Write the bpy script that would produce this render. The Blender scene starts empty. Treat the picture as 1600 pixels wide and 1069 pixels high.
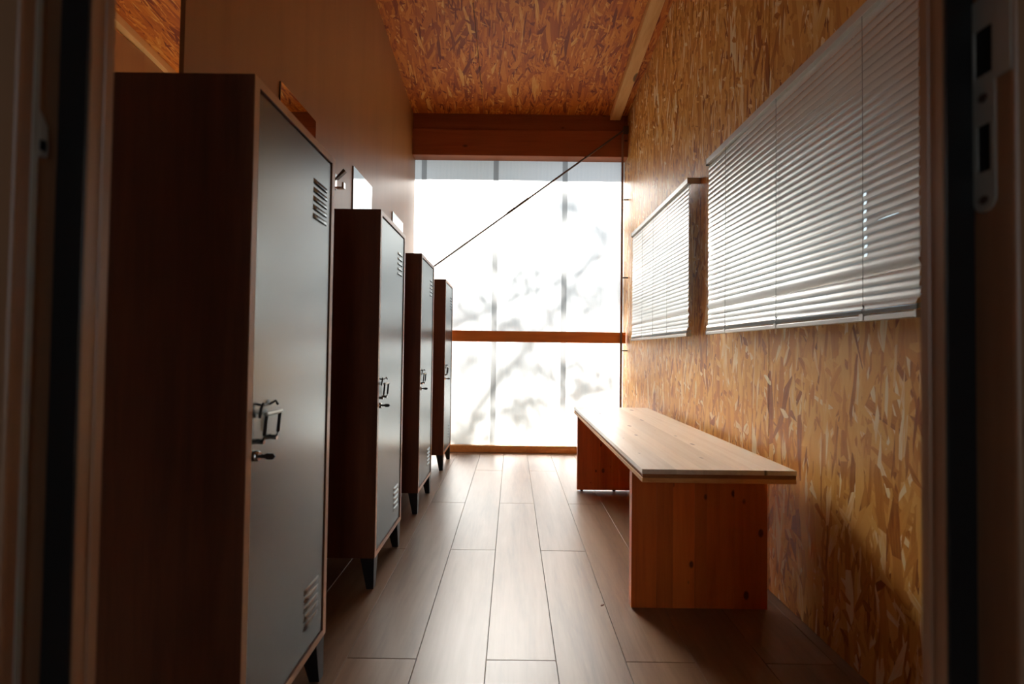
import bpy, math, random
from mathutils import Vector, Matrix
random.seed(7)
scene = bpy.context.scene
col = scene.collection

# ------------------------------------------------------------------ camera
PITCH, YAW, ROLL, FPX = .0198, -.0015, .0128, 698.45
fw = Vector((math.sin(YAW) * math.cos(PITCH), math.cos(YAW) * math.cos(PITCH), math.sin(PITCH)))
rt = Vector((math.cos(YAW), -math.sin(YAW), 0))
up = rt.cross(fw)
rt2 = rt * math.cos(ROLL) + up * math.sin(ROLL)
up2 = up * math.cos(ROLL) - rt * math.sin(ROLL)
cam_data = bpy.data.cameras.new('camera')
cam = bpy.data.objects.new('camera', cam_data)
col.objects.link(cam)
m = Matrix((rt2, up2, -fw)).transposed().to_4x4()
m.translation = Vector((0, 0, .87))
cam.matrix_world = m
cam_data.sensor_width = 36
cam_data.lens = 36 * FPX / 1600
cam_data.clip_start = .02
cam_data.dof.use_dof = True
cam_data.dof.focus_distance = 2.3
cam_data.dof.aperture_fstop = 2.8
scene.camera = cam

# ------------------------------------------------------------------ world, sun, exposure
world = bpy.data.worlds.new('sky'); scene.world = world
world.use_nodes = True
bg = world.node_tree.nodes['Background']
bg.inputs['Color'].default_value = (.80, .90, 1, 1)
bg.inputs['Strength'].default_value = .8
SUN_DIR = Vector((.26, -.74, -.67)).normalized()
sun_data = bpy.data.lights.new('sun', 'SUN')
sun_data.energy = 24.0
sun_data.angle = math.radians(1.9)
sun_data.color = (1, .95, .88)
sun = bpy.data.objects.new('sun', sun_data); col.objects.link(sun)
sun.rotation_euler = SUN_DIR.to_track_quat('-Z', 'Y').to_euler()
sun.location = (0, 10, 8)
scene.view_settings.view_transform = 'Standard'
scene.view_settings.look = 'None'
scene.view_settings.gamma = 1
scene.view_settings.use_curve_mapping = False
scene.view_settings.exposure = .92
try:
    scene.cycles.max_bounces = 14
    scene.cycles.diffuse_bounces = 8
    scene.cycles.glossy_bounces = 5
    scene.cycles.transmission_bounces = 8
    scene.cycles.sample_clamp_indirect = 12
    scene.cycles.use_denoising = True
except Exception:
    pass

# ------------------------------------------------------------------ node helpers
class NT:
    def __init__(s, name):
        s.mat = bpy.data.materials.new(name); s.mat.use_nodes = True
        s.t = s.mat.node_tree; s.t.nodes.clear()
        s.out = s.n('ShaderNodeOutputMaterial')
    def n(s, typ, **kw):
        nd = s.t.nodes.new(typ)
        for k, v in kw.items(): setattr(nd, k, v)
        return nd
    def link(s, a, b): s.t.links.new(a, b)
    def put(s, sock, v):
        if hasattr(v, 'is_linked'): s.link(v, sock)
        elif isinstance(v, (tuple, list)) and sock.type == 'RGBA' and len(v) == 3: sock.default_value = (*v, 1)
        else: sock.default_value = v
    def math(s, op, a, b=0., c=None, clamp=False):
        nd = s.n('ShaderNodeMath', operation=op, use_clamp=clamp)
        s.put(nd.inputs[0], a); s.put(nd.inputs[1], b)
        if c is not None: s.put(nd.inputs[2], c)
        return nd.outputs[0]
    def vmath(s, op, a, b=None):
        nd = s.n('ShaderNodeVectorMath', operation=op)
        s.put(nd.inputs[0], a)
        if b is not None: s.put(nd.inputs[1], b)
        return nd.outputs[0]
    def ramp(s, fac, stops, interp='LINEAR'):
        nd = s.n('ShaderNodeValToRGB'); cr = nd.color_ramp; cr.interpolation = interp
        while len(cr.elements) < len(stops): cr.elements.new(.5)
        for e, (p, c) in zip(cr.elements, stops):
            e.position = p; e.color = (*c, 1) if len(c) == 3 else c
        s.put(nd.inputs[0], fac); return nd.outputs[0]
    def mix(s, fac, a, b, blend='MIX'):
        nd = s.n('ShaderNodeMix', data_type='RGBA', blend_type=blend)
        s.put(nd.inputs[0], fac); s.put(nd.inputs[6], a); s.put(nd.inputs[7], b)
        return nd.outputs[2]
    def noise(s, vec, scale, detail=3., rough=.5, dist=0.):
        nd = s.n('ShaderNodeTexNoise')
        s.put(nd.inputs['Vector'], vec); nd.inputs['Scale'].default_value = scale
        nd.inputs['Detail'].default_value = detail; nd.inputs['Roughness'].default_value = rough
        nd.inputs['Distortion'].default_value = dist
        return nd
    def coords(s, rnd=0.):
        tc = s.n('ShaderNodeTexCoord').outputs['Object']
        if rnd:
            oi = s.n('ShaderNodeObjectInfo').outputs['Random']
            off = s.vmath('SCALE', (rnd, rnd * 1.7, rnd * .6)); nd = off.node
            s.put(nd.inputs['Scale'], oi)
            tc = s.vmath('ADD', tc, off)
        return tc
    def bsdf(s, **kw):
        b = s.n('ShaderNodeBsdfPrincipled')
        for k, v in kw.items(): s.put(b.inputs[k.replace('_', ' ')], v)
        s.link(b.outputs[0], s.out.inputs[0]); return b
    def bump(s, b, h, strength=.2, dist=.002):
        nd = s.n('ShaderNodeBump'); nd.inputs['Strength'].default_value = strength
        nd.inputs['Distance'].default_value = dist
        s.put(nd.inputs['Height'], h); s.link(nd.outputs[0], b.inputs['Normal'])

def plain(name, c, rough=.5, metal=0., spec=.5, vary=.06):
    t = NT(name)
    n = t.noise(t.coords(3), 22, 3)
    colr = t.mix(n.outputs[0], tuple(x * (1 - vary) for x in c), tuple(min(1, x * (1 + vary)) for x in c))
    b = t.bsdf(Base_Color=colr, Roughness=rough, Metallic=metal, Specular_IOR_Level=spec)
    return t.mat

def wood(name, dark, mid, light, along=(1, 1, 1), rough=.45, knots=0., knot_scale=6., rnd=13., grain=1., spec=.45, bump=.15, coat=0., kmul=(.5, .05, 1)):
    """along: coordinate multipliers, small along the grain"""
    t = NT(name)
    c0 = t.coords(rnd)
    v = t.vmath('MULTIPLY', c0, along)
    n1 = t.noise(v, 14 * grain, 5, .6, .6)
    n2 = t.noise(v, 70 * grain, 3, .6)
    n3 = t.noise(c0, 2.3, 2)
    f = t.math('ADD', t.math('MULTIPLY', n1.outputs[0], .62), t.math('MULTIPLY', n2.outputs[0], .24))
    f = t.math('ADD', f, t.math('MULTIPLY', n3.outputs[0], .14))
    colr = t.ramp(f, [(.34, dark), (.5, mid), (.68, light)])
    if rnd:
        oi = t.n('ShaderNodeObjectInfo').outputs['Random']
        k = t.math('MULTIPLY_ADD', oi, .26, .87)
        nd = t.vmath('SCALE', colr); t.put(nd.node.inputs['Scale'], k); colr = nd
    if knots:
        kv = t.vmath('MULTIPLY', c0, kmul)
        vo = t.n('ShaderNodeTexVoronoi', feature='F1'); t.put(vo.inputs['Vector'], kv)
        vo.inputs['Scale'].default_value = knot_scale
        sep = t.n('ShaderNodeSeparateColor'); t.link(vo.outputs['Color'], sep.inputs[0])
        rad = t.math('MULTIPLY_ADD', sep.outputs[0], .13, .06)
        inside = t.math('SUBTRACT', rad, vo.outputs['Distance'])
        km = t.math('MULTIPLY', inside, 16., clamp=True)
        km = t.math('MULTIPLY', km, t.math('GREATER_THAN', sep.outputs[1], 1 - knots))
        colr = t.mix(km, colr, tuple(x * .32 for x in dark))
    b = t.bsdf(Base_Color=colr, Roughness=rough, Specular_IOR_Level=spec)
    if coat: b.inputs['Coat Weight'].default_value = coat; b.inputs['Coat Roughness'].default_value = .3
    if bump: t.bump(b, n2.outputs[0], bump, .0008)
    return t.mat

def osb(name, u, v, tones, rough=.4, spread=1., size=1., spec=.4):
    """oriented strand board: overlapping layers of long flat strands. u, v: axes of the face, strands run mostly along v"""
    t = NT(name)
    c0 = t.coords(0)
    sep = t.n('ShaderNodeSeparateXYZ'); t.link(c0, sep.inputs[0])
    cmb = t.n('ShaderNodeCombineXYZ')
    t.link(sep.outputs['XYZ'.index(u)], cmb.inputs[0]); t.link(sep.outputs['XYZ'.index(v)], cmb.inputs[1])
    base = cmb.outputs[0]
    w = t.noise(base, 9, 2); wob = t.vmath('SCALE', t.vmath('SUBTRACT', w.outputs['Color'], (.5, .5, .5)))
    wob.node.inputs['Scale'].default_value = .010
    base = t.vmath('ADD', base, wob)
    colr, height = None, None
    layers = [(8, 62, 9, 0), (-12, 80, 8, .3), (30, 84, 12, .62), (-34, 78, 12, .66), (16, 105, 9, .5), (66, 70, 14, .86), (-4, 130, 14, .5), (-22, 60, 10, .84), (3, 52, 8, .8), (48, 75, 34, .93)]
    for i, (ang, sw, sl, th) in enumerate(layers):
        r = t.n('ShaderNodeVectorRotate', rotation_type='Z_AXIS')
        t.put(r.inputs['Vector'], t.vmath('ADD', base, (i * 3.17, i * 1.73, 0))); r.inputs['Angle'].default_value = math.radians(ang * spread)
        sv = t.vmath('MULTIPLY', r.outputs[0], (sw / size, sl / size, 1))
        vo = t.n('ShaderNodeTexVoronoi', feature='F1', voronoi_dimensions='2D'); t.put(vo.inputs['Vector'], sv); vo.inputs['Scale'].default_value = 1
        sc = t.n('ShaderNodeSeparateColor'); t.link(vo.outputs['Color'], sc.inputs[0])
        g = t.noise(t.vmath('MULTIPLY', r.outputs[0], (170, 14, 1)), 1, 2)
        tone = t.math('ADD', sc.outputs[1], t.math('MULTIPLY_ADD', g.outputs[0], .30, -.15))
        lc = t.ramp(tone, tones)
        if colr is None: colr, height = lc, sc.outputs[2]
        else:
            mask = t.math('GREATER_THAN', sc.outputs[0], th)
            colr = t.mix(mask, colr, lc)
            hm = t.n('ShaderNodeMix', data_type='FLOAT'); t.put(hm.inputs[0], mask); t.put(hm.inputs[2], height)
            t.put(hm.inputs[3], t.math('ADD', sc.outputs[2], .25 * i)); height = hm.outputs[0]
    b = t.bsdf(Base_Color=colr, Roughness=rough, Specular_IOR_Level=spec)
    t.bump(b, height, .35, .0012)
    return t.mat

# ------------------------------------------------------------------ materials
OSB_TONES = [(.0, (.32, .085, .012)), (.15, (.57, .215, .033)), (.5, (.76, .36, .075)), (.85, (.84, .475, .135)), (.97, (.94, .76, .48))]
OSB_CEIL_SHADED = [(.0, (.20, .03, .003)), (.25, (.44, .10, .008)), (.65, (.60, .17, .014)), (.92, (.70, .25, .03)), (1., (.80, .42, .10))]  # deeper orange than the wall boards: ceiling shade put into the colour
M = {}
M['osb_wall'] = osb('osb_wall', 'Y', 'Z', OSB_TONES, .42, 1., 1.25, .35)
M['osb_ceiling'] = osb('osb_ceiling', 'X', 'Y', OSB_CEIL_SHADED, .5, 1.3, 1.3)
M['floor'] = wood('laminate_oak', (.17, .088, .046), (.25, .138, .074), (.31, .18, .105), (1, .09, 1), .34, 0, 5, 17, 1.2, .85, .12, 0.)
M['subfloor'] = plain('dark_underlay', (.05, .03, .02), .8)
M['partition'] = wood('brown_laminate_board', (.31, .128, .038), (.35, .152, .046), (.38, .172, .056), (1, 1, .08), .36, 0, 6, 0, .5, .7, 0)
M['walnut'] = wood('walnut_veneer', (.085, .026, .011), (.15, .048, .02), (.21, .072, .03), (1, 1, .07), .42, 0, 6, 9, .9, .4, .08)
M['walnut_edge'] = wood('walnut_edge_lit', (.46, .24, .12), (.56, .30, .15), (.62, .36, .19), (1, 1, .1), .28, 0, 6, 9, .9)  # paler than the walnut sides: light on the front edges put into the colour
M['pine'] = wood('oiled_pine_shaded', (.56, .115, .014), (.72, .165, .021), (.80, .225, .036), (1, 1, .06), .42, .85, 17, 13, 1.1, .4, .15, 0., (1, .03, .6))  # bench leg pine, its shaded deep orange put into the colour
M['pine_sheen'] = wood('oiled_pine_sheen', (.66, .51, .37), (.82, .69, .54), (.90, .80, .67), (1, .05, 1), .27, .8, 13, 13, 1.1, .9, .12, .6, (1, .4, .03))  # same pine on the seat, paled: window sheen put into the colour
M['pine_edge'] = wood('pine_end_grain', (.62, .26, .07), (.76, .36, .11), (.84, .46, .17), (.6, .2, 3), .5, 0, 6, 5, 1.2)
M['pine_core'] = wood('dark_plywood_core', (.28, .10, .03), (.36, .14, .04), (.44, .18, .06), (.6, .2, 3), .6, 0, 6, 5, 1.2)
M['beam'] = wood('stained_beam', (.24, .065, .026), (.32, .095, .036), (.38, .12, .05), (.05, 1, 1), .5, .35, 7, 7, 1., .4)
M['rail'] = wood('orange_pine_rail', (.66, .18, .02), (.80, .26, .03), (.86, .33, .05), (.05, 1, 1), .45, .5, 10, 7, 1., .4)
M['batten'] = wood('pine_batten', (.62, .30, .08), (.74, .40, .13), (.80, .48, .18), (1, .05, 1), .5, .4, 9, 7, 1., .4, .15, 0., (1, .4, .1))
M['jamb'] = wood('door_frame_wood', (.36, .17, .085), (.46, .24, .13), (.52, .30, .17), (1, 1, .04), .3, 0, 6, 3, 1., .5)
M['dark_wall'] = plain('dark_brown_panel', (.10, .05, .03), .6)
M['entry'] = plain('entry_wall_paint', (.12, .07, .045), .7)
M['door_metal'] = plain('grey_powder_coated_steel', (.020, .027, .028), .27, .0, 1., .03)
dm = [n for n in M['door_metal'].node_tree.nodes if n.type == 'BSDF_PRINCIPLED'][0]
dm.inputs['IOR'].default_value = 2.15
dm.inputs['Specular Tint'].default_value = (.90, .98, 1, 1)
M['black'] = plain('black_metal', (.012, .012, .013), .38)
M['slot'] = plain('slot_dark', (.004, .004, .004), .9)  # darkness inside slits and holes, painted as flat black
M['chrome'] = plain('chrome', (.75, .75, .74), .16, 1.)
M['steel'] = plain('dull_steel', (.58, .60, .55), .4, .35)
M['rod'] = plain('dark_steel_rod', (.12, .085, .07), .42, .3)
M['tube'] = plain('brown_steel_tube', (.30, .17, .12), .4, .2)
M['alu'] = plain('grey_aluminium_slat', (.70, .71, .69), .30, .25, .6, .02)
M['alu_rail'] = plain('aluminium_rail', (.62, .60, .57), .35, .3)
M['cord'] = plain('grey_cord', (.2, .2, .19), .8)
M['frame'] = plain('dark_window_frame', (.09, .045, .03), .5)
M['white_screw'] = plain('screw_zinc', (.5, .5, .48), .3, 1.)
M['ground'] = plain('dark_soil_ground', (.10, .085, .06), .95, 0, .2, .3)
M['roof'] = plain('roof_sheet_metal', (.2, .2, .2), .6)
M['bark'] = wood('bark', (.05, .035, .025), (.09, .065, .045), (.14, .1, .07), (1, 1, .2), .9)
M['leaf'] = plain('leaf_green', (.05, .11, .03), .6)
M['pad'] = plain('foot_pad', (.03, .025, .02), .8)
t = NT('mirror_glass'); t.bsdf(Base_Color=(.9, .92, .92), Roughness=.02, Metallic=1.); M['mirror'] = t.mat

def poly_mat(name, k):
    """twin-wall polycarbonate: light comes through diffused, fine vertical ribs"""
    t = NT(name)
    sep = t.n('ShaderNodeSeparateXYZ'); t.link(t.coords(0), sep.inputs[0])
    s = t.math('SINE', t.math('MULTIPLY', sep.outputs[0], 2 * math.pi / .0105))
    rib = t.math('POWER', t.math('MULTIPLY_ADD', s, .5, .5), 6.)
    base = t.mix(rib, (.86 * k, .88 * k, .88 * k), (.66 * k, .70 * k, .72 * k))
    tr = t.n('ShaderNodeBsdfTranslucent'); t.put(tr.inputs[0], base)
    df = t.n('ShaderNodeBsdfDiffuse'); t.put(df.inputs[0], base)
    gl = t.n('ShaderNodeBsdfGlossy'); gl.inputs['Roughness'].default_value = .25
    rf = t.n('ShaderNodeBsdfRefraction'); t.put(rf.inputs['Color'], base); rf.inputs['Roughness'].default_value = 1.; rf.inputs['IOR'].default_value = 1.42
    m0 = t.n('ShaderNodeMixShader'); m0.inputs[0].default_value = .76      # part of the light keeps its downward direction
    t.link(tr.outputs[0], m0.inputs[1]); t.link(rf.outputs[0], m0.inputs[2])
    m1 = t.n('ShaderNodeMixShader'); m1.inputs[0].default_value = .16
    t.link(m0.outputs[0], m1.inputs[1]); t.link(df.outputs[0], m1.inputs[2])
    m2 = t.n('ShaderNodeMixShader'); m2.inputs[0].default_value = .04
    t.link(m1.outputs[0], m2.inputs[1]); t.link(gl.outputs[0], m2.inputs[2])
    t.link(m2.outputs[0], t.out.inputs[0])
    return t.mat
M['poly'] = poly_mat('translucent_polycarbonate', 1.)
M['poly_joint'] = poly_mat('polycarbonate_joint_profile', .46)
t = NT('window_glass')
tp = t.n('ShaderNodeBsdfTransparent'); tp.inputs[0].default_value = (.9, .95, .95, 1)
gl = t.n('ShaderNodeBsdfGlossy'); gl.inputs['Roughness'].default_value = .02
mx = t.n('ShaderNodeMixShader'); mx.inputs[0].default_value = .08
t.link(tp.outputs[0], mx.inputs[1]); t.link(gl.outputs[0], mx.inputs[2]); t.link(mx.outputs[0], t.out.inputs[0])
M['glass'] = t.mat

# ------------------------------------------------------------------ mesh helpers
class MB:
    def __init__(s): s.v, s.f, s.sm, s.mi = [], [], [], []
    def add(s, vs, fs, smooth=False, mi=0):
        o = len(s.v); s.v += [tuple(p) for p in vs]
        for f in fs: s.f.append([o + i for i in f]); s.sm.append(smooth); s.mi.append(mi)
        return s
    def hexa(s, p, mi=0):   # p: 4 bottom ccw, 4 top ccw
        return s.add(p, [(3, 2, 1, 0), (4, 5, 6, 7), (0, 1, 5, 4), (1, 2, 6, 5), (2, 3, 7, 6), (3, 0, 4, 7)], mi=mi)
    def box(s, x0, x1, y0, y1, z0, z1, mi=0):
        return s.hexa([(x0, y0, z0), (x1, y0, z0), (x1, y1, z0), (x0, y1, z0), (x0, y0, z1), (x1, y0, z1), (x1, y1, z1), (x0, y1, z1)], mi)
    def tube(s, pts, rad, n=10, mi=0):
        pts = [Vector(p) for p in pts]; rings = []
        rads = rad if isinstance(rad, (list, tuple)) else [rad] * len(pts)
        ref = None
        for i, p in enumerate(pts):
            d = (pts[min(i + 1, len(pts) - 1)] - pts[max(i - 1, 0)]).normalized()
            if ref is None or abs(d.dot(ref)) > .95: ref = Vector((0, 0, 1)) if abs(d.z) < .9 else Vector((1, 0, 0))
            a = d.cross(ref).normalized(); b = d.cross(a)
            rings.append([p + (a * math.cos(2 * math.pi * k / n) + b * math.sin(2 * math.pi * k / n)) * rads[i] for k in range(n)])
        vs = [q for r in rings for q in r]; fs = []
        for i in range(len(pts) - 1):
            for k in range(n): fs.append((i * n + k, (i + 1) * n + k, (i + 1) * n + (k + 1) % n, i * n + (k + 1) % n))
        s.add(vs, fs, True, mi)
        s.add(rings[0], [tuple(range(n))], False, mi); s.add(rings[-1], [tuple(range(n - 1, -1, -1))], False, mi)
        return s
    def prism(s, poly, a0, a1, axis, mi=0):
        """poly: 2D points in the two axes other than `axis` (cyclic order), extruded a0..a1"""
        def P(p, a): return {'x': (a, p[0], p[1]), 'y': (p[0], a, p[1]), 'z': (p[0], p[1], a)}[axis]
        n = len(poly)
        return s.add([P(p, a0) for p in poly] + [P(p, a1) for p in poly],
                     [tuple(range(n - 1, -1, -1)), tuple(range(n, 2 * n))] + [(i, (i + 1) % n, n + (i + 1) % n, n + i) for i in range(n)], mi=mi)
    def mesh(s, name, *mats):
        me = bpy.data.meshes.new(name); me.from_pydata(s.v, [], s.f)
        for m_ in mats: me.materials.append(M[m_])
        me.polygons.foreach_set('use_smooth', s.sm); me.polygons.foreach_set('material_index', s.mi)
        me.update()
        import bmesh
        if mats and mats[0].startswith('poly'): return me
        bm = bmesh.new(); bm.from_mesh(me); bmesh.ops.recalc_face_normals(bm, faces=bm.faces); bm.to_mesh(me); bm.free()
        return me
    def build(s, name, mat, parent=None, bevel=0., loc=None):
        mats = mat if isinstance(mat, (list, tuple)) else (mat,)
        return link(name, s.mesh(name, *mats), parent, bevel, loc)

def link(name, me, parent=None, bevel=0., loc=None):
    o = bpy.data.objects.new(name, me); col.objects.link(o)
    if parent: o.parent = parent
    if loc is not None: o.location = loc
    if bevel:
        b = o.modifiers.new('bevel', 'BEVEL'); b.width = bevel; b.segments = 1; b.limit_method = 'ANGLE'
    return o
def tag(o, label=None, cat=None, group=None, kind=None):
    if label: o['label'] = label
    if cat: o['category'] = cat
    if group: o['group'] = group
    if kind: o['kind'] = kind
    return o
def empty(name, loc=(0, 0, 0)):
    o = bpy.data.objects.new(name, None); o.empty_display_size = .05; col.objects.link(o); o.location = loc; return o
def copy_tree(o, parent=None):
    c = o.copy(); col.objects.link(c); c.parent = parent
    for ch in list(o.children): copy_tree(ch, c)
    return c
def box(name, b, mat, parent=None, bevel=0.):
    return MB().box(*b).build(name, mat, parent, bevel)
def struct(o): o['kind'] = 'structure'; return o

# ------------------------------------------------------------------ main dimensions
WL, WR = -.87, .955          # faces of the left partition and of the right wall
OL = -2.60                   # outer left wall
YS = 3.87                    # translucent end wall
YD = .396                    # camera side of the door wall
def ceil(y): return 2.885 + .13 * (3.75 - y)

# floor: underlay with every plank laid on it
floor = struct(box('floor', (OL - .1, WR + .1, -1.4, YS + .1, -.06, -.010), 'subfloor'))
PW, PL = .1964, 1.2955
pm = MB().box(.0006, PW - .0006, .0007, PL - .0007, -.012, 0).mesh('plank', 'floor')
for c in range(-13, 6):
    x0 = -.0631 + c * PW
    if x0 < OL - .15 or x0 > WR: continue
    off = 1.275 if c % 2 == 0 else 1.969
    for r in range(-3, 3):
        y0 = off + r * PL
        if y0 + PL < -1.3 or y0 > YS: continue
        if x0 + PW < WL - .1 and y0 + PL < .4: continue
        if x0 + PW > WR or y0 + PL > YS or x0 < OL:
            o = MB().box(max(x0, OL) - x0 + .0006, min(PW, WR - x0 + .004) - .0006, .0007, min(PL, YS - y0) - .0007, -.012, 0).build('plank', 'floor', floor, .0009)
        else:
            o = link('plank', pm, floor, .0009)
        o.location = (x0, y0, 0)

# ceiling of strand board, falling towards the end wall
ceiling = struct(MB().prism([(-.05 + YD, ceil(YD - .05) + .02), (4.34, ceil(4.34) + .02), (4.34, ceil(4.34) + .12), (-.05 + YD, ceil(YD - .05) + .12)], OL - .2, WR + .2, 'x').build('ceiling', 'roof'))
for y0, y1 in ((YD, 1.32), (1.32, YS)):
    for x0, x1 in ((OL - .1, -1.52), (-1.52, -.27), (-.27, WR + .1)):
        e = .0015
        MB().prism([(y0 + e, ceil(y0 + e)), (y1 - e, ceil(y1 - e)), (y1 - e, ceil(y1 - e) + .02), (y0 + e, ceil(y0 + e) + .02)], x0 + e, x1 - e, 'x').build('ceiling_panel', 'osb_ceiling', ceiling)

# right wall: backing with two window openings, strand board sheets in front
BLIND = [(.985, 1.07), (2.287, 1.075)]      # near end and length of the two blinds
OPEN = [(y + g, y + w - .07, 1.03, 1.69) for (y, w), g in zip(BLIND, (.12, .24))]
def holed(y0, y1, z0, ztop, x0, x1):
    """wall slab between y0..y1 with the window openings left out; ztop is a function of y"""
    mb = MB(); ys = sorted({y0, y1, *[q for o in OPEN for q in o[:2] if y0 < q < y1]})
    for a, b in zip(ys, ys[1:]):
        cuts = [o for o in OPEN if o[0] <= a + 1e-6 and o[1] >= b - 1e-6]
        if cuts:
            o = cuts[0]
            mb.box(x0, x1, a, b, z0, o[2])
            mb.prism([(a, o[3]), (b, o[3]), (b, ztop(b)), (a, ztop(a))], x0, x1, 'x')
        else:
            mb.prism([(a, z0), (b, z0), (b, ztop(b)), (a, ztop(a))], x0, x1, 'x')
    return mb
wall_right = struct(holed(YD, YS + .1, -.02, lambda y: ceil(y) + .02, WR + .019, WR + .14).build('wall_right', 'dark_wall'))
for a, b in ((YD, .42), (.42, 1.667), (1.667, 2.96), (2.96, YS)):
    holed(a + .0015, b - .0015, .002, lambda y: ceil(y) - .001, WR, WR + .018).build('wall_panel', 'osb_wall', wall_right)
for i, (y0, y1, z0, z1) in enumerate(OPEN):
    w = struct(empty('window_%d' % (i + 2), (WR + .06, (y0 + y1) / 2, z0)))
    L = w.location
    def wb(name, b, mat):
        box(name, (b[0] - L.x, b[1] - L.x, b[2] - L.y, b[3] - L.y, b[4] - L.z, b[5] - L.z), mat, w)
    X0, X1 = WR + .05, WR + .10
    wb('frame_jamb', (X0, X1, y0, y0 + .05, z0, z1), 'frame'); wb('frame_jamb', (X0, X1, y1 - .05, y1, z0, z1), 'frame')
    wb('frame_head', (X0, X1, y0 + .05, y1 - .05, z1 - .05, z1), 'frame'); wb('frame_sill', (X0, X1, y0 + .05, y1 - .05, z0, z0 + .05), 'frame')
    wb('pane', (WR + .073, WR + .077, y0 + .05, y1 - .05, z0 + .05, z1 - .05), 'glass')

# left partition, outer left wall, door wall
part = struct(MB().prism([(1.155, .002), (YS - .003, .002), (YS - .003, ceil(YS) - .001), (1.155, ceil(1.155) - .001)], WL - .013, WL, 'x').build('wall_left', 'partition'))
outer = struct(MB().prism([(YD, -.01), (YS, -.01), (YS, 2.80), (3.42, 2.80), (3.42, 2.915), (YD, 2.915)], OL - .06, OL, 'x').build('wall_far_left', 'partition'))
struct(MB().prism([(YD, 2.916), (3.42, 2.916), (3.42, 2.801), (YS, 2.801), (YS, ceil(YS)), (YD, ceil(YD))], OL - .06, OL - .021, 'x').build('trim_1', 'batten'))
def sloped(name, x0, x1, y0, y1, d, mat):
    return struct(MB().prism([(y0, ceil(y0) - d), (y1, ceil(y1) - d), (y1, ceil(y1) - .001), (y0, ceil(y0) - .001)], x0, x1, 'x').build(name, mat, None, .002))
sloped('trim_2', OL - .02, OL + .04, YD + .07, 3.74, .056, 'batten')
sloped('trim_3', .80, .886, YD + .07, 3.745, .055, 'batten')
wf = MB()
zt = ceil(YD) + .05
wf.box(OL - .1, -.475, YD + .004, YD + .066, -.01, zt); wf.box(.475, WR + .14, YD + .004, YD + .066, -.01, zt); wf.box(-.475, .475, YD + .004, YD + .066, 2.09, zt)
struct(wf.build('wall_front', 'dark_wall'))
# unseen entry lobby behind the camera, dim, one opening added for fill light
ent = MB()
ent.box(-1.0, -.95, -1.3, YD + .004, -.01, 2.5); ent.box(.95, 1.0, -1.3, YD + .004, -.01, 2.5)
struct(ent.build('wall_entry', 'entry'))
struct(MB().box(-1.0, -.2, -1.35, -1.3, -.01, 2.5).box(.25, 1.0, -1.35, -1.3, -.01, 2.5).box(-.2, .25, -1.35, -1.3, 2.1, 2.5).build('wall_entry_back', 'entry'))   # opening added so fill daylight comes in from behind
struct(box('ground_entry', (-14, WR + .3, -14, -1.4, -.32, -.22), 'ground'))
struct(box('ceiling_entry', (-1.0, 1.0, -1.35, YD + .004, 2.5, 2.55), 'entry'))

# door frame the photograph is taken through
df = struct(empty('door_1', (0, YD, 0)))
def frame_side(s):
    prof = [(.420, .4345), (.420, .4580), (.424, .4610), (.50, .4610), (.50, .396), (.4485, .396), (.447, .3985), (.447, .4345)]
    MB().prism([(s * x, y - YD) for x, y in prof], 0, 2.05, 'z').build('jamb', 'jamb', df, .0012)
    # thin bead along the room side, a shallow groove from the jamb
    MB().prism([(s * .4185, .4500 - YD), (s * .4185, .4590 - YD), (s * .4205, .4600 - YD), (s * .4205, .4490 - YD)], 0, 2.05, 'z').build('bead', 'jamb', df)
    MB().box(*sorted((s * .4472, s * .4202)), .4318 - YD, .4344 - YD, 0, 2.05).build('rebate_shade', 'black', df)  # black strip painting the shade on the rebate step
frame_side(-1); frame_side(1)
MB().box(-.5, .5, 0, .065, 2.05, 2.12).build('frame_head', 'jamb', df, .002)
# strike plate with latch and bolt holes (strips framing the holes, black slabs stand for their dark depth)
def plate_profile():
    mb = MB(); x0, x1 = .4456, .4469
    y0, y1 = .4115 - YD, .4325 - YD
    ym = (y0 + y1) / 2
    def st(a, b, c, d): mb.box(x0, x1, a, b, c, d)
    z = [1.020, 1.046, 1.091, 1.139, 1.184, 1.215]
    st(y0, y1, z[0], z[1]); st(y0, y0 + .005, z[1], z[2]); st(y1 - .005, y1, z[1], z[2]); st(y0, y1, z[2], z[3])
    st(y0, y0 + .003, z[3], z[4]); st(y1 - .003, y1, z[3], z[4]); st(y0, y1, z[4], z[5])
    n = 10; r = (y1 - y0) / 2                                     # round lower end
    pts = [(ym + r * math.cos(math.pi + math.pi * k / n), z[0] + r * 1.25 * math.sin(math.pi + math.pi * k / n)) for k in range(n + 1)]
    mb.prism(pts, x0, x1, 'x')
    mb.box(x0 - .0002, x1, .398 - YD, y0, 1.130, 1.215)            # lip towards the door
    return mb
sp = plate_profile().build('strike_plate', 'steel', df, .0004)
MB().box(.4464, .44695, .4165 - YD, .4275 - YD, 1.046, 1.091).build('bolt_hole_dark', 'slot', sp)
MB().box(.4464, .44695, .4145 - YD, .4295 - YD, 1.139, 1.184).build('latch_hole_dark', 'slot', sp)
for z in (1.019, 1.117): MB().tube([(.4450, .422 - YD, z), (.4462, .422 - YD, z)], .004, 12).build('screw', 'rod', sp)
MB().box(-.4470, -.4458, .4086 - YD, .4140 - YD, 0, 2.05).build('edge_strip', 'steel', df)
hg = MB().prism([(.4140 - YD, 1.046), (.4215 - YD, 1.048), (.4225 - YD, 1.056), (.4215 - YD, 1.078), (.4140 - YD, 1.090)], -.4470, -.4455, 'x')
hp = hg.build('keeper_plate', 'steel', df)
MB().box(-.4458, -.44535, .4145 - YD, .4205 - YD, 1.053, 1.063).build('keeper_hole_dark', 'slot', hp)

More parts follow.
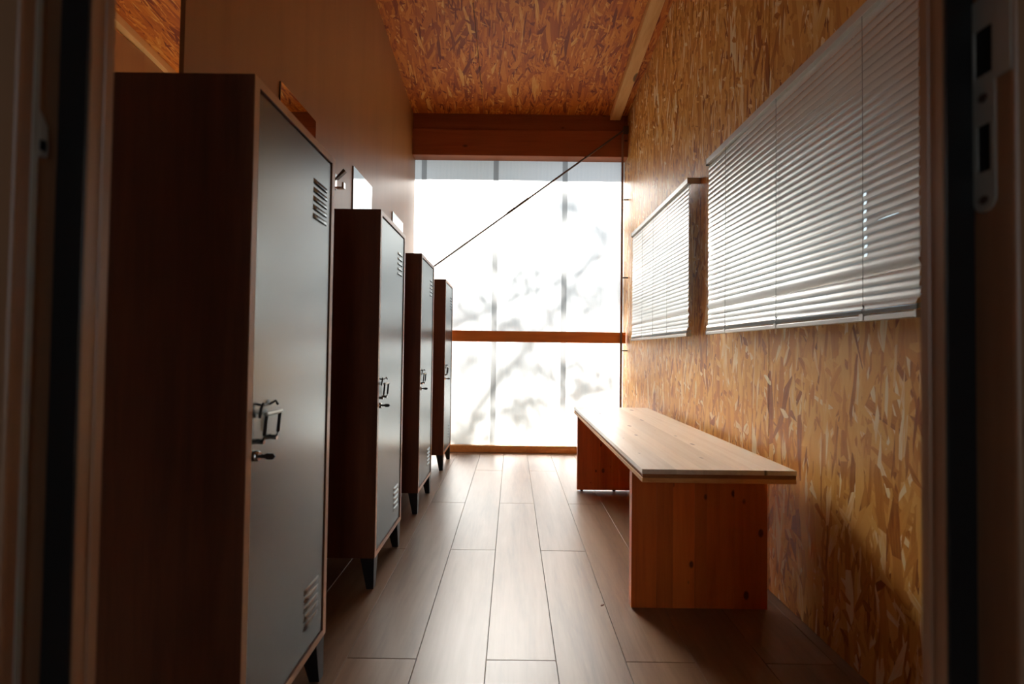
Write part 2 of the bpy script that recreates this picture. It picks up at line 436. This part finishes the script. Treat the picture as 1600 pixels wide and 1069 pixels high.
# ------------------------------------------------------------------ translucent end wall
end = struct(empty('window_1', (0, YS, 0)))
joints = [-2.0, -1.385, -.790, -.163, .439]
HW = .022
edges = [OL] + joints + [WR]
ZB, ZT = .058, 2.90
for i in range(len(edges) - 1):
    a = edges[i] + (HW if i else 0); b = edges[i + 1] - (HW if i < len(edges) - 2 else 0)
    MB().add([(a, 0, ZB), (b, 0, ZB), (b, 0, ZT), (a, 0, ZT)], [(3, 2, 1, 0)]).build('pane', 'poly', end)
for x in joints:
    MB().add([(x - HW, -.003, ZB), (x + HW, -.003, ZB), (x + HW, -.003, ZT), (x - HW, -.003, ZT),
              (x - HW, 0, ZB), (x + HW, 0, ZB), (x + HW, 0, ZT), (x - HW, 0, ZT)], [(3, 2, 1, 0), (4, 7, 3, 0), (5, 6, 2, 1)]).build('joint_strip', 'poly_joint', end)
struct(box('trim_4', (OL, WR, 3.75, YS - .012, 2.52, 2.742), 'beam', None, .003))
struct(box('trim_5', (OL, WR, 3.765, YS - .012, 2.744, 2.90), 'beam', None, .003))
struct(box('trim_6', (WL, WR, 3.83, YS + .03, 0, .060), 'batten', None, .003))
struct(box('trim_7', (OL, WL - .013, 3.83, YS + .03, 0, .060), 'batten', None, .003))
struct(box('trim_8', (WL + .002, .945, 3.735, 3.78, .944, 1.036), 'rail', None, .003))
# eave with fascia board outside, ground outside
struct(box('roof_eave', (OL - .3, WR + .3, 4.31, 4.34, 2.772, 2.93), 'roof'))
struct(box('ground', (-14, 14, YS + .12, 22, -.32, -.22), 'ground'))
struct(box('ground_side', (WR + .3, 14, -14, YS + .12, -.32, -.22), 'ground'))

# ------------------------------------------------------------------ lockers
def louver(mb):
    """pressed hood, open below: y 0..L, bulging to +x"""
    Lg, h, d = .082, .012, .0042; ny, nz = 14, 5
    def pt(i, j):
        y = Lg * i / ny; e = 1 - abs(2 * i / ny - 1) ** 5
        a = j / nz
        return (d * e * math.sin(a * math.pi / 2) ** .8, y, h * (1 - a * (0.85 + .15)) if j else h)
    vs = [pt(i, j) for i in range(ny + 1) for j in range(nz + 1)]
    fs = [(i * (nz + 1) + j, (i + 1) * (nz + 1) + j, (i + 1) * (nz + 1) + j + 1, i * (nz + 1) + j + 1) for i in range(ny) for j in range(nz)]
    mb.add(vs, fs, True)
    mb.box(.0001, .0012, .001, Lg - .004, -.0008, .0006, 1)  # black slit painted as the dark under the hood
    return mb
def make_locker(name):
    r = empty(name)
    W, D, Z0, Z1, T = .38, .372, .111, 1.385, .018
    box('side_panel', (-D, 0, 0, T, Z0, Z1), 'walnut', r, .0012)
    box('side_panel', (-D, 0, W - T, W, Z0, Z1), 'walnut', r, .0012)
    box('top_panel', (-D, 0, T, W - T, Z1 - T, Z1), 'walnut', r, .0012)
    box('bottom_panel', (-D, 0, T, W - T, Z0, Z0 + T), 'walnut', r, .0012)
    box('back_panel', (-D, -D + .006, T, W - T, Z0 + T, Z1 - T), 'walnut', r)
    box('edge_band', (.0001, .0012, .0012, T - .0005, Z0 + .001, Z1 - .001), 'walnut_edge', r)
    box('edge_band', (.0001, .0012, W - T + .0005, W - .0012, Z0 + .001, Z1 - .001), 'walnut_edge', r)
    box('edge_band', (.0001, .0012, T - .0005, W - T + .0005, Z1 - T + .0005, Z1 - .001), 'walnut_edge', r)
    box('edge_band', (.0001, .0012, T - .0005, W - T + .0005, Z0 + .001, Z0 + T - .0005), 'walnut_edge', r)
    g = .0045
    door = box('door', (-.021, -.002, T + g, W - T - .0025, Z0 + T + .003, Z1 - T - g), 'door_metal', r, .0012)
    lm = louver(MB()).mesh('louver', 'door_metal', 'slot')
    for k in range(5): link('louver', lm, door, 0, (-.002, .258, 1.191 + k * .0215))
    for k in range(5): link('louver', lm, door, 0, (-.002, .255, .190 + k * .0215))
    # bail handle, lock and key
    hy, hz = .068, .720
    for s in (-1, 1):
        MB().tube([(-.001, hy + s * .024, hz - .030), (.008, hy + s * .025, hz - .031), (.011, hy + s * .025, hz - .020), (.014, hy + s * .025, hz + .018)], .0034, 8).build('handle_arm', 'black', door)
        MB().tube([(-.002, hy + s * .024, hz - .033), (.010, hy + s * .024, hz - .034)], .0042, 10).build('handle_pivot', 'chrome', door)
    MB().box(.009, .0195, hy - .030, hy + .030, hz + .017, hz + .024).build('handle_bar', 'steel', door, .0025)
    MB().tube([(.002, hy - .028, hz + .014), (.006, hy - .030, hz + .032), (.006, hy - .024, hz + .041), (.001, hy - .010, hz + .036), (.001, hy + .008, hz + .036), (.006, hy + .022, hz + .042), (.008, hy + .028, hz + .034)], .0026, 8).build('handle_wire', 'black', door)
    ly, lz = .036, .661
    MB().tube([(-.002, ly, lz), (.004, ly, lz), (.006, ly, lz)], [.0105, .0105, .008], 16).build('lock_cylinder', 'chrome', door)
    key = MB().box(.006, .018, ly - .0012, ly + .0012, lz - .0035, lz + .0035)
    key.prism([(.016, lz - .0035), (.022, lz - .0065), (.033, lz - .0055), (.037, lz), (.033, lz + .0055), (.022, lz + .006), (.016, lz + .0035)], ly - .0012, ly + .0012, 'y')
    key.build('key', 'black', door)
    # tapered square feet, straight on the outer faces
    for fx in (0, 1):
        for fy in (0, 1):
            x0, x1 = (-.052, -.002) if fx else (-D + .002, -D + .052)
            y0, y1 = (.002, .050) if fy == 0 else (W - .050, W - .002)
            xb = (x1 - .026, x1) if fx else (x0, x0 + .026)
            yb = (y0, y0 + .026) if fy == 0 else (y1 - .026, y1)
            MB().hexa([(xb[0], yb[0], 0), (xb[1], yb[0], 0), (xb[1], yb[1], 0), (xb[0], yb[1], 0), (x0, y0, Z0), (x1, y0, Z0), (x1, y1, Z0), (x0, y1, Z0)]).build('leg', 'black', r, .001)
    return r
LY = [.8284, 1.6327, 2.3754, 3.2358]
LL = ['walnut locker with grey metal door nearest the camera, partly behind the door frame',
      'second walnut locker from the camera, with a bright mirror showing above its top',
      'third walnut locker in the row, between the second one and the window end one',
      'farthest walnut locker with grey door, standing next to the translucent window wall']
lk = make_locker('locker')
for i, y in enumerate(LY):
    o = lk if i == 0 else copy_tree(lk)
    o.location = (-.4909, y, 0)
    tag(o, LL[i], 'locker', 'walnut lockers along the left partition')

# ------------------------------------------------------------------ mirrors and coat hook on the partition
ML = ['wall mirror reflecting the orange strand board ceiling, peeking above the nearest locker',
      'wall mirror filled with bright window reflection, showing above the second locker',
      'smallest looking wall mirror, a white sliver between second locker and window wall']
for i, (a, b) in enumerate(((1.625, 1.916), (2.378, 2.690), (3.160, 3.455))):
    r = tag(empty('wall_mirror', (WL, (a + b) / 2, 1.42)), ML[i], 'mirror', 'mirrors on the brown partition')
    h = (b - a) / 2
    box('backing', (.0, .0035, -h, h, 0, .432), 'black', r)
    box('glass', (.0035, .006, -h, h, 0, .432), 'mirror', r)
hk = tag(empty('coat_hook', (WL, 2.150, 1.642)), 'small chrome double coat hook on the brown partition between two mirrors', 'coat hook')
box('back_plate', (0, .004, -.012, .012, 0, .075), 'chrome', hk, .001)
MB().hexa([(.003, -.011, .052), (.008, -.011, .045), (.008, .011, .045), (.003, .011, .052), (.042, -.011, .098), (.052, -.011, .086), (.052, .011, .086), (.042, .011, .098)]).build('upper_prong', 'rod', hk, .001)
MB().box(.003, .040, -.011, .011, .003, .010).box(.036, .046, -.011, .011, .003, .032).build('lower_prong', 'chrome', hk, .001)

# ------------------------------------------------------------------ bench
BX0, BX1, BY0, BY1, BT = .4141, .9021, 1.4201, 2.9913, .5016
bench = tag(empty('bench', ((BX0 + BX1) / 2, (BY0 + BY1) / 2, 0)), 'long pine bench with layered board top standing along the strand board wall', 'bench')
BL = bench.location
def bb(name, b, mat, parent=bench, bevel=.0012):
    return box(name, (b[0] - BL.x, b[1] - BL.x, b[2] - BL.y, b[3] - BL.y, b[4], b[5]), mat, parent, bevel)
TH = .042
seat = bb('seat_core', (BX0 + .0025, BX1, BY0 + .0025, BY1 - .0025, BT - .0275, BT - .015), 'pine_core')
bb('seat_underlayer', (BX0 + .0006, BX1, BY0 + .0006, BY1 - .0006, BT - TH, BT - .0277), 'pine_edge')
xs = [BX0, .523, .606, .714, .80, BX1]
for a, b in zip(xs, xs[1:]): bb('seat_stave', (a + .00003, b - .00003, BY0, BY1, BT - .0148, BT), 'pine_sheen', seat, 0)
def leg_panel(y0, y1, zb):
    p = bb('leg_panel', (BX0 + .001, .8785 - .001, y0 + .0015, y1 - .0015, zb + .001, BT - TH), 'pine')
    xs = [BX0, .5, .556, .63, .672, .765, .838, .8785]
    for a, b in zip(xs, xs[1:]): bb('stave', (a + .00015, b - .00015, y0, y1, zb, BT - TH - .0003), 'pine', p, .0006)
leg_panel(1.5397, 1.5690, .001)
leg_panel(2.8073, 2.8370, .0085)
for x in (BX0 + .03, .6463, .8785 - .03): bb('foot_pad', (x - .008, x + .008, 2.814, 2.830, 0, .0085), 'pad')

# ------------------------------------------------------------------ venetian blinds
SX, PITCHZ = .900, .0224
def slat_mesh(Wd, tilt, holes=(), lift=None, nseg=1):
    """curved aluminium slat, lower edge towards the room; holes: (y0, y1) slots through the middle"""
    ch, sag, th = .0270, .0028, .0004
    ca, sa = math.cos(tilt), math.sin(tilt)
    ks = [-.5, -.3, -.16, .16, .3, .5]
    ys = {0, Wd}
    for a, b in holes: ys |= {a, b}
    for k in range(1, nseg): ys.add(Wd * k / nseg)
    if lift:
        for k in range(9): ys.add(lift[0] + (lift[1] - lift[0]) * k / 8)
    ys = sorted(ys)
    def P(k, y, off):
        b = sag * (1 - 4 * k * k) + off
        l = 0
        if lift and k > 0 and lift[0] < y < lift[1]:
            l = lift[2] * math.sin(math.pi * (y - lift[0]) / (lift[1] - lift[0])) ** .5 * (k / .5)
        kk = k * ch - l
        return (-kk * ca - b * sa, y, -kk * sa + b * ca)
    mb = MB(); n = len(ks)
    vs = [P(k, y, o) for o in (0, -th) for y in ys for k in ks]
    N = len(ys) * n; fs = []
    for s_ in (0, 1):
        for i in range(len(ys) - 1):
            for j in range(n - 1):
                if j == 2 and any(a <= ys[i] + 1e-9 and ys[i + 1] <= b + 1e-9 for a, b in holes): continue
                q = [s_ * N + i * n + j, s_ * N + (i + 1) * n + j, s_ * N + (i + 1) * n + j + 1, s_ * N + i * n + j + 1]
                fs.append(q)
    mb.add(vs, fs, True)
    for j in (0, n - 1):
        for i in range(len(ys) - 1): mb.add([vs[i * n + j], vs[(i + 1) * n + j], vs[N + (i + 1) * n + j], vs[N + i * n + j]], [(0, 1, 2, 3)])
    me = bpy.data.meshes.new('slat'); me.from_pydata(mb.v, [], mb.f); me.materials.append(M['alu'])
    me.polygons.foreach_set('use_smooth', mb.sm); me.update()
    return me
def make_blind(y0, Wd, cords, label, marks):
    ZB = .957
    r = tag(empty('window_blind', (SX, y0, ZB)), label, 'blind', 'closed venetian blinds on the right wall')
    tilt = math.radians(77)
    base = slat_mesh(Wd, tilt)
    z = 1.742 - ZB - .012
    n = 0
    while z > .053:
        me = base; dy = random.uniform(-.0015, .0015); rz = 0
        wz = z + ZB
        if abs(wz - 1.072) < PITCHZ / 2: me = slat_mesh(Wd, math.radians(112))
        elif marks and 1.125 < wz < 1.30:
            hs = [(cords[0] - .006, cords[0] + .004)]
            lift = None
            if abs(wz - 1.301) < .0115: lift = (.17, .40, .0045)
            if abs(wz - 1.222) < .0113: lift = (.035, .125, .0045)
            me = slat_mesh(Wd, tilt, hs, lift)
        o = link('slat', me, r, 0, (0, dy, z)); o.rotation_euler = (random.uniform(-.0009, .0009), 0, random.uniform(-.001, .001))
        z -= PITCHZ; n += 1
    o = link('slat', slat_mesh(Wd, math.radians(52)), r, 0, (-.002, .002, .042))
    flat = slat_mesh(Wd, math.radians(8))
    for k in range(5): link('slat', flat, r, 0, (.001 + random.uniform(-.001, .001), random.uniform(-.002, .002), .0185 + k * .0026))
    MB().prism([(-.0125, 0), (.0125, 0), (.0125, .012), (.009, .0155), (-.009, .0155), (-.0125, .012)], 0, Wd, 'y').build('bottom_rail', 'alu_rail', r, .0008)
    MB().prism([(-.0125, 0), (.0125, 0), (.0125, .026), (.010, .026), (.010, .003), (-.010, .003), (-.010, .026), (-.0125, .026)], -.004, Wd + .004, 'y').build('headrail', 'alu_rail', r, .0006, (0, 0, 1.745 - ZB))
    for c in cords:
        for s in (-.0085, .0085): MB().tube([(s, c, .014), (s * .9, c, .4), (s, c, 1.745 - ZB)], .0007, 6).build('ladder_cord', 'cord', r)
        MB().box(-.0138, -.0118, c - .007, c + .007, .001, .017).box(-.014, .004, c - .006, c + .006, .0155, .019).build('rail_clip', 'alu', r, .0006)
        MB().tube([(-.009, c, .019), (-.010, c + .004, .026), (-.009, c - .004, .033), (-.0085, c, .040)], .0018, 6).build('cord_knot', 'black', r)
    for yy in (-.006, Wd + .004): MB().box(-.0135, WR - SX, yy, yy + .002, -.002 + .785, .785 + .03).build('mount_bracket', 'alu_rail', r)
    for yy in (.0, Wd - .002): MB().box(-.013, .013, yy - .001, yy + .003, -.001, .016).build('rail_end_cap', 'alu', r)
    return r
make_blind(BLIND[0][0], BLIND[0][1], [.154, .531, .894], 'large grey venetian blind nearest the camera, above the near bench end', True)
make_blind(BLIND[1][0], BLIND[1][1], [.307, .566, .805], 'smaller looking grey venetian blind farther away, next to the window wall', False)

# ------------------------------------------------------------------ bracing rod, steel tube
rod = tag(empty('brace_rod', (.92, 3.72, 2.742)), 'thin dark steel brace rod running diagonally across the window wall', 'rod')
MB().tube([(0, 0, 0), (WL + .004 - .92, 0, -(.92 - WL) * .739)], .0075, 10).build('rod', 'rod', rod)
MB().box(-.012, .03, -.004, .02, -.03, .03).build('end_plate', 'rod', rod, .001)
MB().tube([(-.80, 0, -.80 * .739), (-.98, 0, -.98 * .739)], .0105, 10).build('turnbuckle', 'rod', rod)
MB().box(WL - .92, WL - .915, -.02, .02, -1.385, -1.265).build('wall_plate', 'rod', rod, .001)
pipe = tag(empty('steel_tube', (.902, 3.72, 0)), 'thin upright brown steel tube in the corner between window and strand board wall', 'pipe')
MB().tube([(0, 0, .0), (0, 0, 2.70)], .0095, 12).build('tube', 'tube', pipe)
for z in (2.147, 1.492, .883, .30): MB().tube([(.010, 0, z), (WR - .902, 0, z)], .006, 8).build('wall_clip', 'black', pipe)
MB().tube([(0, 0, 0), (0, 0, .006)], .025, 14).build('floor_flange', 'rod', pipe)

# small bits on the floor
def chip(x, y, s, label):
    o = MB().prism([(-s, -.3 * s), (-.2 * s, -.6 * s), (s, -.1 * s), (.5 * s, .5 * s), (-.4 * s, .45 * s)], 0, s * .35, 'z').build('wood_chip', 'walnut', None, s * .08, (x, y, 0))
    tag(o, label, 'wood chip'); o.rotation_euler.z = .4
chip(.319, 1.553, .008, 'tiny brown wood chip lying on the floor left of the near bench leg')

# ------------------------------------------------------------------ tree outside, seen as a shadow on the translucent wall
def outside(x, z, d):
    """point d metres outside the end wall whose shadow falls on the wall at x, z"""
    k = d / -SUN_DIR.y
    return Vector((x, YS, z)) - SUN_DIR * k
BR = [(0.022, 2.2, [(-0.435, 0.028), (-0.302, 0.36), (-0.058, 0.694), (0.161, 0.918), (0.352, 1.198), (0.543, 1.479), (0.735, 1.732), (0.872, 1.986)]), (0.012, 1.8, [(-0.616, 0.992), (-0.369, 1.133), (-0.066, 1.276), (0.266, 1.42), (0.57, 1.591), (0.847, 1.706)]), (0.009, 2.8, [(-0.482, 1.271), (-0.263, 1.524), (-0.072, 1.778), (0.091, 2.088), (0.171, 2.398), (0.196, 2.68)]), (0.01, 1.6, [(-0.355, 0.221), (-0.191, 0.317), (0.001, 0.386), (0.277, 0.411), (0.553, 0.481), (0.884, 0.54)]), (0.008, 2.6, [(0.352, 1.198), (0.572, 1.357), (0.876, 1.511), (1.042, 1.624)]), (0.007, 2.4, [(0.543, 1.479), (0.679, 1.843), (0.815, 2.097), (0.869, 2.322)]), (0.007, 2.0, [(-0.066, 1.276), (0.098, 1.529), (0.151, 1.753), (0.26, 1.978)]), (0.008, 3.0, [(-0.602, 0.081), (-0.468, 0.358), (-0.363, 0.745), (-0.339, 1.023)]), (0.006, 2.8, [(-0.263, 1.524), (-0.377, 1.69), (-0.436, 1.913)]), (0.006, 2.2, [(0.161, 0.918), (0.274, 0.698), (0.44, 0.756), (0.715, 0.898)])]
CL = [(0.247, 0.643, 0.155, 2.0), (-0.343, 1.245, 0.133, 2.4), (0.629, 1.202, 0.189, 2.2), (0.154, 1.474, 0.122, 1.8), (0.706, 1.928, 0.144, 2.8), (-0.502, 0.744, 0.133, 3), (-0.321, 1.663, 0.133, 2.8), (0.662, 0.593, 0.155, 1.8), (0.425, 2.148, 0.122, 3.2), (-0.634, 2.079, 0.133, 3.0), (-0.436, 0.083, 0.122, 2.2), (-0.008, 1.083, 0.1, 2.2), (0.849, 1.371, 0.133, 2.6), (0.113, 0.31, 0.122, 2.0)]
p0 = outside(*BR[0][2][0], BR[0][1])
tree = tag(empty('tree', (p0.x - .35, p0.y, -.22)), 'leafy tree outside, its branches showing as grey shadows on the translucent wall', 'tree')
T0 = tree.location
MB().tube([(0, 0, 0), (.05, 0, .7), tuple(p0 - T0)], [.07, .05, .03], 10).build('trunk', 'bark', tree)
for r, d, pts in BR:
    P3 = [outside(x, z, d + .12 * math.sin(2.1 * i)) - T0 for i, (x, z) in enumerate(pts)]
    MB().tube(P3, [r * 2.2 * (1 - .5 * i / len(P3)) for i in range(len(P3))], 7).build('branch', 'bark', tree)
lf = MB()
for x, z, s, d in CL:
    for k in range(130):
        p = outside(x + random.gauss(0, s * 1.1), z + random.gauss(0, s * .8), d + random.uniform(-.5, .5)) - T0
        a = Vector((random.gauss(0, 1), random.gauss(0, 1), random.gauss(0, 1))).normalized(); b = a.orthogonal().normalized()
        l, w = random.uniform(.035, .07), random.uniform(.014, .026)
        lf.add([p - a * l, p + b * w, p + a * l, p - b * w], [(0, 1, 2, 3)])
me = bpy.data.meshes.new('foliage'); me.from_pydata(lf.v, [], lf.f); me.materials.append(M['leaf'])
fo = link('foliage', me, tree); fo['kind'] = 'stuff'
